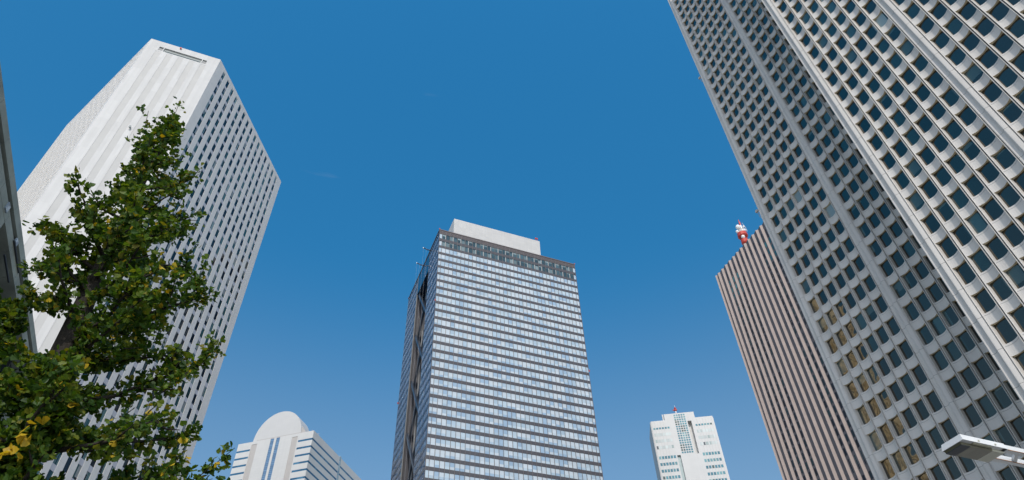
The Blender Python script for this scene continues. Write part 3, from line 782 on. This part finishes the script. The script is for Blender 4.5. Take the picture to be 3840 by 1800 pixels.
def stepped_tower():
    ox, oy = 178.09, 247.76
    t = thing('stepped_tower', (ox, oy, 0), 'slender white tower with a raised centre of small blue windows, far off at lower right', 'tower')
    a = math.atan2(-12.86, 22.98)
    F = Frame(ox, oy, a); F.n = (-0.488, -0.873)
    W = 30.3; Hw, Hc = 174.2, 177.4
    w = MB()
    # wings, raised centre, lower block in front of it
    w.fbox(F, 0.3, 9.4, -16, 0.0, -0.3, Hw); w.fbox(F, 19.65, W - 0.3, -16, 0.0, -0.3, Hw)
    w.fbox(F, 0, 0.3, -15.7, -0.3, -0.3, Hw - 0.4); w.fbox(F, W - 0.3, W, -15.7, -0.3, -0.3, Hw - 0.4)
    w.fbox(F, 7.25, 21.7, -15, 0.012, 172.7, Hc)
    w.fbox(F, 9.4, 17.8, -15, 0.011, 155.6, 172.7)
    w.fbox(F, 11.0, 19.65, -15, 0.013, -0.3, 155.6)
    w.fbox(F, 9.4, 11.0, -15, -1.0, -0.3, 155.6)
    w.fbox(F, 17.8, 19.65, -15, -2.4, 155.6, 172.7)
    w.build('wall', M_far, t)
    rec = MB(); rec.fbox(F, 9.45, 10.95, -0.99, -0.9, 100, 155.5); rec.build('recess_glass', plain('recess_grey_glass', (0.32, 0.4, 0.4), 0.4), t)
    pl = []; u = F.u
    for r_ in range(48):
        z = 170.1 - 3.3 * r_ if r_ < 4 else 155.0 - 3.28 * (r_ - 4)
        if z < 3: break
        for b in (1.45, 21.65):
            for i in range(6): pl.append((F(b + i * 1.36, 0.0, z), r_))
    def pane(wd, h):
        m = MB(); q = wd / 2; nx, ny = F.n
        f = [(-q * u[0] + nx * .03, -q * u[1] + ny * .03, -h / 2), (q * u[0] + nx * .03, q * u[1] + ny * .03, -h / 2), (q * u[0] + nx * .03, q * u[1] + ny * .03, h / 2), (-q * u[0] + nx * .03, -q * u[1] + ny * .03, h / 2)]
        m.face(f); return m
    M_pale = glass('pale_curtained_glass', (1.36, 1.36, 3.3), [(0.75, (0.55, 0.6, 0.58)), (0.9, (0.35, 0.42, 0.4)), (1.0, (0.08, 0.09, 0.1))], spec=0.4, wave=0)
    grid = [F(12.25 + i * 1.13, 0.01, 176.3 - 1.225 * k) for i in range(5) for k in range(17)]
    windows(t, [(pane(0.95, 0.98), M_fwin, [p for p, r_ in pl if r_ == 0]), (pane(1.0, 1.45), M_fwin, [p for p, r_ in pl if r_ > 3]),
                (pane(1.15, 1.6), M_pale, [p for p, r_ in pl if 0 < r_ < 4]), (pane(0.82, 0.86), M_fwin, grid)], limit=100)
    # fine vertical seams of the wings
    s = MB()
    for b in (0.75, 21.0):
        for i in range(7):
            x = b + i * 1.36
            if 7.2 < x < 21.6 and not (x < 7.2 or x > 21.6): continue
            s.fbox(F, x - 0.04, x + 0.04, -0.02, 0.025, -0.3, Hw - 0.6)
    s.build('seam', M_gry, t)
    m = MB(); 
    for b in (7.3,): m.fbox(F, b - 0.9, b - 0.3, -1.2, -0.6, Hw, Hc + 0.3)
    m.build('roof_cabin', M_far, t)
stepped_tower()

def beacon_mast():
    F = Frame(178.09, 247.76, math.atan2(-12.86, 22.98)); F.n = (-0.488, -0.873)
    p = F(13.6, -1.5, 177.4)
    t = thing('beacon_mast', p, 'short mast with red drum standing on the stepped white tower roof', 'antenna')
    x, y, z = p
    m = MB(); m.tube([(x, y, z - .2), (x, y, z + 0.9)], [0.3, 0.3], 8); m.build('red_foot', M_red, t)
    m = MB(); m.tube([(x, y, z + 0.9), (x, y, z + 2.1)], [0.28, 0.28], 8); m.build('pole', M_wht, t)
    m = MB(); m.tube([(x, y, z + 2.1), (x, y, z + 2.3), (x, y, z + 3.0), (x, y, z + 3.2)], [0.4, 0.75, 0.75, 0.4], 10)
    m.box(x - 1.6, x, y - 0.2, y + 0.2, z + 2.2, z + 2.55); m.sphere((x, y, z + 3.7), 0.5, 10, 7); m.build('drum', M_red, t)
    m = MB(); m.tube([(x, y, z + 4.1), (x, y, z + 5.4)], [0.07, 0.04], 6); m.build('rod', M_wht, t)
beacon_mast()

# ------------------------------------------------------------------ the stone-clad building close at the left
M_stone = plain('grey_green_stone', (0.36, 0.39, 0.335), 0.75, 0.2, 1.6, bump=0.25, streak=0.15)
M_frame = plain('dark_window_frame', (0.04, 0.045, 0.05), 0.5, 0.1)
M_lowg = glass('stone_building_glass', (1.5, 1.5, 1.5), [(0.7, (0.012, 0.02, 0.024)), (1.0, (0.03, 0.04, 0.045))], spec=0.6, wave=0.2)
M_sky = glass('sky_reflection_paint', (0.8, 0.8, 0.8), [(1.0, (0.35, 0.42, 0.48))], spec=0.5, wave=0.0)  # sky reflection put into a pale base colour

def stone_building():
    X0, H, Ya, Yb = -6.2, 13.58, 2.0, 22.0
    t = thing('stone_building', (-14, 12, 0), 'low grey stone building with deep dark windows at the left edge of the picture', 'building')
    F = Frame(X0, 0, math.pi / 2)      # s along +Y, outward +X
    core = MB(); core.box(-22, X0 - 0.45, Ya, Yb, -0.3, H - 0.3); core.build('core_wall', M_stone, t)
    st = MB(); ji = MB(); gl = MB()
    blk = 1.005; y0 = 10.6 - 9 * blk
    k = 0
    y = y0
    while y < Yb - 0.1:
        y1 = min(y + blk, Yb)
        st.fbox(F, y + 0.006, y1 - 0.006, -0.42, 0.0, 13.36, H)                   # coping course
        i = int(round((y - y0) / blk))
        for z0, z1 in ((12.98 + .02, 13.24), (9.6, 10.4), (10.41, 11.2), (6.0, 6.8), (6.81, 7.6), (2.4, 3.2), (3.21, 4.0)):
            st.fbox(F, y + 0.006, y1 - 0.006, -0.42, -0.02, z0, z1)
        # below: deep window bays of three blocks, then one of wall
        for z0, z1 in ((11.21, 12.99), (7.61, 9.59), (4.01, 5.99), (0.0, 2.39)):
            if i % 4 == 3: st.fbox(F, y + 0.006, y1 - 0.006, -0.42, -0.021, z0, z1)
        y = y1
    for k in range(2): 
        pass
    ji.fbox(F, Ya, Yb, -0.44, -0.1, 13.24, 13.36)                                 # dark groove
    ji.build('groove', M_frame, t); st.build('stone_wall', M_stone, t)
    for z0, z1 in ((11.21, 12.99), (7.61, 9.59), (4.01, 5.99), (0.3, 2.39)):
        for i in range(-1, 5):
            a = y0 + 4 * blk * i; b = a + 3 * blk
            if a < Ya or b > Yb: continue
            g_ = MB(); g_.fbox(F, a, b, -0.43, -0.40, z0, z1); o = g_.build('window', M_lowg, t)
            f = MB()
            for q in (a, (a + b) / 2 - 0.03, b - 0.06): f.fbox(F, q, q + 0.06, -0.399, -0.33, z0, z1)
            f.fbox(F, a + .061, b - .061, -0.398, -0.331, z0, z0 + 0.06); f.build('frame', M_frame, o)
    for (a, b, z0, z1) in ((13.20, 13.37, 13.05, 13.235), (14.50, 14.68, 13.245, 13.355)):
        p = MB(); p.fbox(F, a, b, -0.03, 0.012, z0, z1); p.build('pale_panel', M_sky, t)
    s = MB()
    for (a, b, z) in ((14.43, 15.43, 12.75), (14.43, 15.6, 13.2)): s.fbox(F, a, b, -0.019, 0.02, z - 0.012, z + 0.012)
    s.build('metal_strip', M_frame, t)
stone_building()

# ------------------------------------------------------------------ a beige tower up the street: the scalloped tower's low windows mirror it
M_beige = plain('beige_tile', (0.85, 0.71, 0.47), 0.6, 0.06, 0.4)
def beige_tower():
    x0, x1, y0, y1, H = -167.0, -141.0, 200.0, 224.0, 240.0
    t = thing('beige_tower', ((x0 + x1) / 2, (y0 + y1) / 2, 0), 'sunlit beige tower up the street, seen only mirrored in low windows of the scalloped tower', 'tower')
    w = MB(); w.box(x0, x1, y0, y1, -0.3, H); w.build('wall', M_beige, t)
    for k in range(8):
        p = MB(); x = x0 + 0.5 + k * 3.5; p.box(x, x + 0.9, y0 - 0.7, y0, -0.3, H + 0.4); p.build('pier', M_beige, t)
    places = [(x0 + 3.15 + 3.5 * k, y0 - 0.06, 4 + 4.2 * j) for k in range(7) for j in range(55)]
    pane = MB(); pane.face([(-0.8, 0, 0), (0.8, 0, 0), (0.8, 0, 1.9), (-0.8, 0, 1.9)])
    windows(t, [(pane, M_tri, places)])
    r = MB(); r.box(x0 + 5, x1 - 5, y0 + 5, y1 - 5, H - 0.2, H + 3); r.build('roof_room', M_beige, t)
beige_tower()

# ------------------------------------------------------------------ street lamp
M_lampw = plain('lamp_white_paint', (0.70, 0.70, 0.68), 0.45, 0.05, 3.0, streak=0.1)
M_lampu = plain('lamp_grey_underside', (0.55, 0.54, 0.44), 0.6, 0.08, 4.0)
M_lens = glass('lamp_lens', (1, 1, 1), [(1.0, (0.15, 0.14, 0.085))], rough=0.15, spec=0.5, wave=0.1)
M_rust = plain('rusty_edge', (0.36, 0.19, 0.10), 0.85, 0.3, 8.0)

def street_lamp():
    px = 17.2
    t = thing('street_lamp', (px, 7.9, 0), 'white street lamp head on a twin-bar arm reaching in at the lower right', 'street lamp')
    y0, y1, zb, zt = 7.66, 8.17, 7.90, 8.03
    xa, xb = 12.53, 13.72
    h = MB()
    # shallow tray: sloping nose, top and sides, open towards the lens
    h.hexa([(xa, y0, zb), (xb, y0, zb), (xb, y1, zb), (xa, y1, zb), (xa + 0.03, y0 + 0.03, zt), (xb, y0 + 0.03, zt), (xb, y1 - 0.03, zt), (xa + 0.03, y1 - 0.03, zt)])
    h.build('head', M_lampw, t)
    u = MB(); u.box(xa + 0.86, xb - 0.02, y0 + 0.10, y1 - 0.02, zb - 0.045, zb - 0.002); u.build('underside', M_lampu, t)
    l = MB(); l.hexa([(xa + 0.05, y0 + 0.11, zb - 0.05), (xa + 0.855, y0 + 0.11, zb - 0.05), (xa + 0.855, y1 - 0.03, zb - 0.05), (xa + 0.05, y1 - 0.03, zb - 0.05),
                      (xa + 0.02, y0 + 0.09, zb - 0.002), (xa + 0.855, y0 + 0.09, zb - 0.002), (xa + 0.855, y1 - 0.02, zb - 0.002), (xa + 0.02, y1 - 0.02, zb - 0.002)])
    lo = l.build('lens', M_lens, t)
    d = MB(); d.box(xa + 0.035, xa + 0.27, y0 + 0.10, y1 - 0.03, zb - 0.062, zb - 0.051); d.build('lens_band', M_frame, lo)
    v = MB(); v.box(xa + 0.30, xa + 0.78, y0 + 0.03, y0 + 0.075, zb - 0.02, zb - 0.003); v.build('side_vent', plain('vent_yellow_grey', (0.4, 0.38, 0.26), 0.6, 0.15, 6.0), t)
    b = MB()
    for q in (0.42, 0.86): b.box(xa + q, xa + q + 0.03, y0 - 0.015, y0 + 0.004, zb + 0.03, zb + 0.055)
    b.build('latch', M_lampu, t)
    for a, c in ((y0 + 0.02, y0 + 0.13), (y1 - 0.15, y1 - 0.04)):
        m = MB(); m.box(xb - 0.1, px - 0.05, a, c, zb + 0.0, zb + 0.10); ao = m.build('arm_bar', M_lampw, t)
        e = MB(); e.box(xb + 0.02, px - 0.06, a - 0.003, a + 0.012, zb - 0.004, zb + 0.006); e.build('rusted_edge', M_rust, ao)
    c = MB()
    for k in range(3):
        x = xb + 0.35 + k * 0.95
        c.hexa([(x, y0 + 0.131, zb + 0.01), (x + 0.1, y0 + 0.131, zb + 0.01), (x + 0.32, y1 - 0.151, zb + 0.01), (x + 0.22, y1 - 0.151, zb + 0.01),
                (x, y0 + 0.131, zb + 0.08), (x + 0.1, y0 + 0.131, zb + 0.08), (x + 0.32, y1 - 0.151, zb + 0.08), (x + 0.22, y1 - 0.151, zb + 0.08)])
    c.build('cross_brace', M_lampw, t)
    p = MB(); p.tube([(px, 7.9, 0.0), (px, 7.9, 0.5), (px, 7.9, 8.4)], [0.16, 0.13, 0.08], 16); p.tube([(px, 7.9, 8.4), (px, 7.9, 8.5)], [0.09, 0.02], 16); p.build('pole', M_lampw, t, smooth=False)
    p = MB(); p.tube([(px, 7.9, 0.0), (px, 7.9, 0.25)], [0.24, 0.2], 16); p.build('base', M_lampw, t)
    st = MB(); st.tube([(px, 7.9, 6.9), (px - 1.6, 7.9, 7.93)], [0.04, 0.04], 8); st.build('stay', M_lampw, t)
street_lamp()

# floodlights clamped to the edge of the scalloped tower
for z, lab in ((110.2, 'upper small floodlight clamped to the left edge of the scalloped tower, against the sky'), (73.9, 'lower small floodlight clamped to the left edge of the scalloped tower, above the ribbed tower')):
    y = 47.35
    t = thing('floodlight', (60.0, y, z), lab, 'floodlight', 'floodlights on the hotel tower edge')
    m = MB(); m.box(59.8, 60.1, y, y + 0.4, z - 0.2, z + 0.18); m.build('lamp_head', M_gry, t)
    m = MB(); m.tube([(60.02, y - 0.06, z - 1.6), (59.93, y + 0.06, z - 1.4), (59.93, y + 0.1, z - 0.25)], [0.04, 0.04, 0.04], 6); m.build('bracket', M_fin, t)

# ------------------------------------------------------------------ the ginkgo
def leaf_material(name, ramp, trans=0.42):
    m, n, l, b = mat_new(name)
    g = n.new('ShaderNodeNewGeometry')
    cr = n.new('ShaderNodeValToRGB')
    els = cr.color_ramp.elements
    for i, (p, c) in enumerate(ramp):
        e = els[i] if i < 2 else els.new(p)
        e.position = p; e.color = (*c, 1)
    l.new(g.outputs['Random Per Island'], cr.inputs['Fac'])
    l.new(cr.outputs['Color'], b.inputs['Base Color'])
    b.inputs['Roughness'].default_value = 0.5; b.inputs['Specular IOR Level'].default_value = 0.35
    tr = n.new('ShaderNodeBsdfTranslucent')
    mul = n.new('ShaderNodeMix'); mul.data_type = 'RGBA'; mul.blend_type = 'MULTIPLY'; mul.inputs['Factor'].default_value = 1.0
    l.new(cr.outputs['Color'], mul.inputs['A']); mul.inputs['B'].default_value = (1.6, 1.5, 0.6, 1)
    l.new(mul.outputs['Result'], tr.inputs['Color'])
    ms = n.new('ShaderNodeMixShader'); ms.inputs['Fac'].default_value = trans
    out = n['Material Output']
    l.new(b.outputs['BSDF'], ms.inputs[1]); l.new(tr.outputs['BSDF'], ms.inputs[2]); l.new(ms.outputs['Shader'], out.inputs['Surface'])
    return m

M_leaf = leaf_material('ginkgo_green', [(0.0, (0.018, 0.050, 0.007)), (0.35, (0.045, 0.105, 0.010)), (0.7, (0.11, 0.18, 0.016)), (0.93, (0.17, 0.19, 0.016)), (1.0, (0.22, 0.18, 0.018))])
M_yleaf = leaf_material('ginkgo_yellow', [(0.0, (0.45, 0.30, 0.015)), (1.0, (0.62, 0.45, 0.03))], 0.4)
M_bark = plain('ginkgo_bark', (0.03, 0.025, 0.02), 0.9, 0.3, 3.0, bump=0.9)

class Leaves:
    def __init__(self): self.v = []; self.f = []; self.m = []
    def fan(self, p, axis, nrm, size, mi=0):
        """one fan-shaped ginkgo leaf: a notch in the middle, the two lobes folded a little"""
        a = axis.normalized(); s = a.cross(nrm)
        if s.length < 1e-3: s = a.orthogonal()
        s.normalize(); n = s.cross(a)
        k = len(self.v)
        fold = random.uniform(0.05, 0.3); curl = random.uniform(-0.15, 0.25)
        pts = [(0, 0, 0), (-0.62, 0.52, fold), (-0.42, 0.86, fold * .6 + curl), (-0.12, 0.98, curl), (0, 0.72, 0), (0.12, 0.98, curl), (0.42, 0.86, fold * .6 + curl), (0.62, 0.52, fold)]
        for x, y, z in pts: self.v.append(tuple(p + size * (x * s + y * a + z * n)))
        self.f += [(k, k + 4, k + 3, k + 2), (k, k + 2, k + 1), (k, k + 6, k + 5, k + 4), (k, k + 7, k + 6)]
        self.m += [mi] * 4

def rnd_dir():
    while True:
        v = Vector((random.uniform(-1, 1), random.uniform(-1, 1), random.uniform(-1, 1)))
        if 0.05 < v.length < 1: return v.normalized()

def ginkgo():
    t = thing('ginkgo_tree', (-2.12, 8.0, 0), 'leafy green ginkgo tree with a few yellow leaves, in front of the white corner-cut tower', 'tree')
    trunk = MB(); L = Leaves()
    spine = [(-2.10, 8.0, 0.0), (-2.14, 8.0, 2.0), (-2.20, 8.0, 4.0), (-2.22, 8.0, 5.2), (-2.28, 8.0, 6.3), (-2.36, 8.0, 7.6), (-2.42, 8.0, 9.0), (-2.46, 8.0, 10.6), (-2.48, 8.0, 11.3)]
    srad = [0.25, 0.21, 0.18, 0.165, 0.14, 0.10, 0.065, 0.03, 0.012]
    trunk.tube(spine, srad, 14)
    def on_spine(z):
        for (a, b) in zip(spine[:-1], spine[1:]):
            if a[2] <= z <= b[2]:
                f = (z - a[2]) / (b[2] - a[2]); return Vector(a).lerp(Vector(b), f)
        return Vector(spine[-1])
    # second leader on the left
    lead = [(-2.2, 8.1, 3.6), (-2.75, 8.3, 4.7), (-3.05, 8.4, 5.6), (-3.2, 8.45, 6.6), (-3.3, 8.45, 7.3)]
    trunk.tube(lead, [0.12, 0.10, 0.075, 0.045, 0.015], 10)
    twigs = MB()
    # crown half-width to the right (+) and to the left (-) of the trunk at each height
    zr = [3.6, 4.6, 5.3, 5.6, 5.9, 6.3, 6.9, 7.4, 7.9, 8.3, 9.1, 9.6, 10.2, 10.7, 11.3, 11.7]
    rr = [1.4, 1.75, 1.8, 1.9, 1.7, 1.6, 1.6, 1.45, 1.4, 1.25, 1.05, 0.9, 0.66, 0.42, 0.15, 0.04]
    zl = [3.6, 4.6, 5.2, 5.8, 6.4, 6.9, 7.4, 7.9, 8.5, 9.0, 9.5, 10.1, 10.6, 10.9, 11.3, 11.7]
    rl = [1.0, 1.1, 1.0, 0.8, 0.6, 0.5, 0.6, 0.85, 0.75, 0.55, 0.45, 0.42, 0.26, 0.2, 0.12, 0.04]
    def cluster(p, ax, n, spread, size, yel=0.0):
        for _ in range(n):
            q = p + rnd_dir() * spread * random.random() ** 0.6
            d = (ax * 0.6 + rnd_dir() * 1.0 + Vector((0, 0, -0.25))).normalized()
            nr = (Vector((0, -0.25, 0.6)) + rnd_dir() * 0.9).normalized()
            L.fan(q, d, nr, size * random.choice((0.6, 0.8, 0.95, 1.1, 1.3)) * random.uniform(0.9, 1.1), 1 if random.random() < yel else 0)
    def shoot(p0, tip, r0, dens=1.0, sub=True, yel=0.0):
        """one limb: curves upward, carries short spurs with leaf clusters and a few side shoots"""
        d = tip - p0; ln = d.length
        mid = p0.lerp(tip, 0.5) + Vector((0, 0, -0.10 * ln)) + rnd_dir() * 0.05 * ln
        pts = [p0, p0.lerp(mid, 0.5) + Vector((0, 0, -0.02 * ln)), mid, mid.lerp(tip, 0.5) + rnd_dir() * 0.04 * ln, tip]
        twigs.tube(pts, [r0, r0 * .8, r0 * .6, r0 * .4, 0.004], 5, cap=False)
        n = max(3, int(ln / 0.07))
        for i in range(n):
            f = 0.16 + 0.84 * (i + random.random()) / n
            k = min(3, int(f * 4)); q = pts[k].lerp(pts[k + 1], f * 4 - k)
            ax = (rnd_dir() + d.normalized() * 0.5).normalized()
            cluster(q + ax * random.uniform(0.02, 0.10), ax, max(2, int(random.randint(9, 14) * dens)), 0.09, 0.066, yel)
        if sub:
            for i in range(int(2 + ln * 2.6)):
                f = random.uniform(0.25, 0.9); k = min(3, int(f * 4)); q = pts[k].lerp(pts[k + 1], f * 4 - k)
                o = (rnd_dir() + d.normalized() * 0.9 + Vector((0, 0, 0.35))).normalized()
                shoot(q, q + o * ln * random.uniform(0.2, 0.42) * (1.15 - f * 0.5), r0 * 0.45, dens, False, yel)
    nl = 104
    for i in range(nl):
        z0 = 3.3 + 7.9 * (i + random.random() * 0.8) / nl
        az = i * 2.3999 + random.uniform(-0.3, 0.3)
        p0 = on_spine(z0)
        rise = random.uniform(0.25, 0.55)
        wR = float(np.interp(z0 + 0.4, zr, rr)); wL = float(np.interp(z0 + 0.4, zl, rl))
        cx, sy = math.cos(az), math.sin(az)
        wx = wR if cx > 0 else wL
        wy = min(wR, wL) * 0.5 + max(wR, wL) * 0.5
        rad = 1.0 / math.sqrt((cx / wx) ** 2 + (sy / wy) ** 2) * random.choice((0.55, 0.75, 0.9, 1.0, 1.08)) * random.uniform(0.9, 1.03)
        tip = p0 + Vector((cx * rad, sy * rad, rad * rise))
        if tip.z > 11.5: tip.z = 11.5
        # airy left flank where the tower shows through
        dens = random.choice((0.6, 0.8, 1.0))
        if cx < -0.15 and 5.0 < z0 < 7.0 and random.random() < 0.85: continue
        if sy < -0.2 and cx < 0.3 and 5.2 < z0 < 6.8 and random.random() < 0.6: continue
        if z0 > 8.8: dens = 0.62
        shoot(p0, tip, max(0.008, 0.05 - 0.004 * (z0 - 3)), dens, True, 0.02)
    shoot(on_spine(10.9), Vector((-2.52, 8.0, 11.6)), 0.010, 0.35, False)
    shoot(on_spine(10.1), Vector((-2.86, 7.95, 11.2)), 0.012, 0.55, False)
    # long reaching twig low on the right
    shoot(Vector((-1.1, 7.9, 4.9)), Vector((-0.15, 7.95, 5.68)), 0.014, 0.55, True, 0.12)
    shoot(Vector((-1.2, 7.8, 6.0)), Vector((-0.68, 7.7, 6.95)), 0.012, 0.6, True, 0.1)
    # short limbs that hide the lower trunk
    for i in range(34):
        z0 = 3.7 + 2.5 * i / 34
        p0 = on_spine(z0); az = random.uniform(-2.6, -0.4)
        rad = random.uniform(0.35, 0.75)
        shoot(p0, p0 + Vector((math.cos(az) * rad, math.sin(az) * rad, rad * 0.4)), 0.012, 0.9, True, 0.02)
    # left leader's limbs
    for i in range(30):
        f = 0.15 + 0.85 * i / 29; k = min(3, int(f * 4)); p0 = Vector(lead[k]).lerp(Vector(lead[k + 1]), f * 4 - k)
        az = i * 2.3999
        rad = (0.62 - 0.34 * f) * random.uniform(0.7, 1.05)
        shoot(p0, p0 + Vector((math.cos(az) * rad, math.sin(az) * rad, rad * 0.45)), 0.018, 1.15, True)
    # a spray of yellowed leaves close to the trunk, low down
    for p, n in (((-1.98, 7.25, 5.25), 4), ((-2.03, 7.25, 5.13), 3), ((-2.08, 7.25, 5.01), 3), ((-2.18, 7.25, 4.90), 4), ((-2.0, 7.25, 4.90), 2)):
        cluster(Vector(p), Vector((0.2, -0.4, -0.5)), n, 0.06, 0.09, 1.0)
    trunk.build('trunk', M_bark, t, smooth=True)
    twigs.build('branches', M_bark, t, smooth=True)
    me = bpy.data.meshes.new('crown')
    off = np.array(WORLD_LOC(t))
    me.from_pydata((np.array([tuple(v) for v in L.v]) - off).tolist(), [], L.f)
    me.materials.append(M_leaf); me.materials.append(M_yleaf)
    me.polygons.foreach_set('material_index', L.m); me.update()
    o = bpy.data.objects.new('crown', me); COL.objects.link(o); o.parent = t
    print('leaves', len(L.f) // 4)
ginkgo()
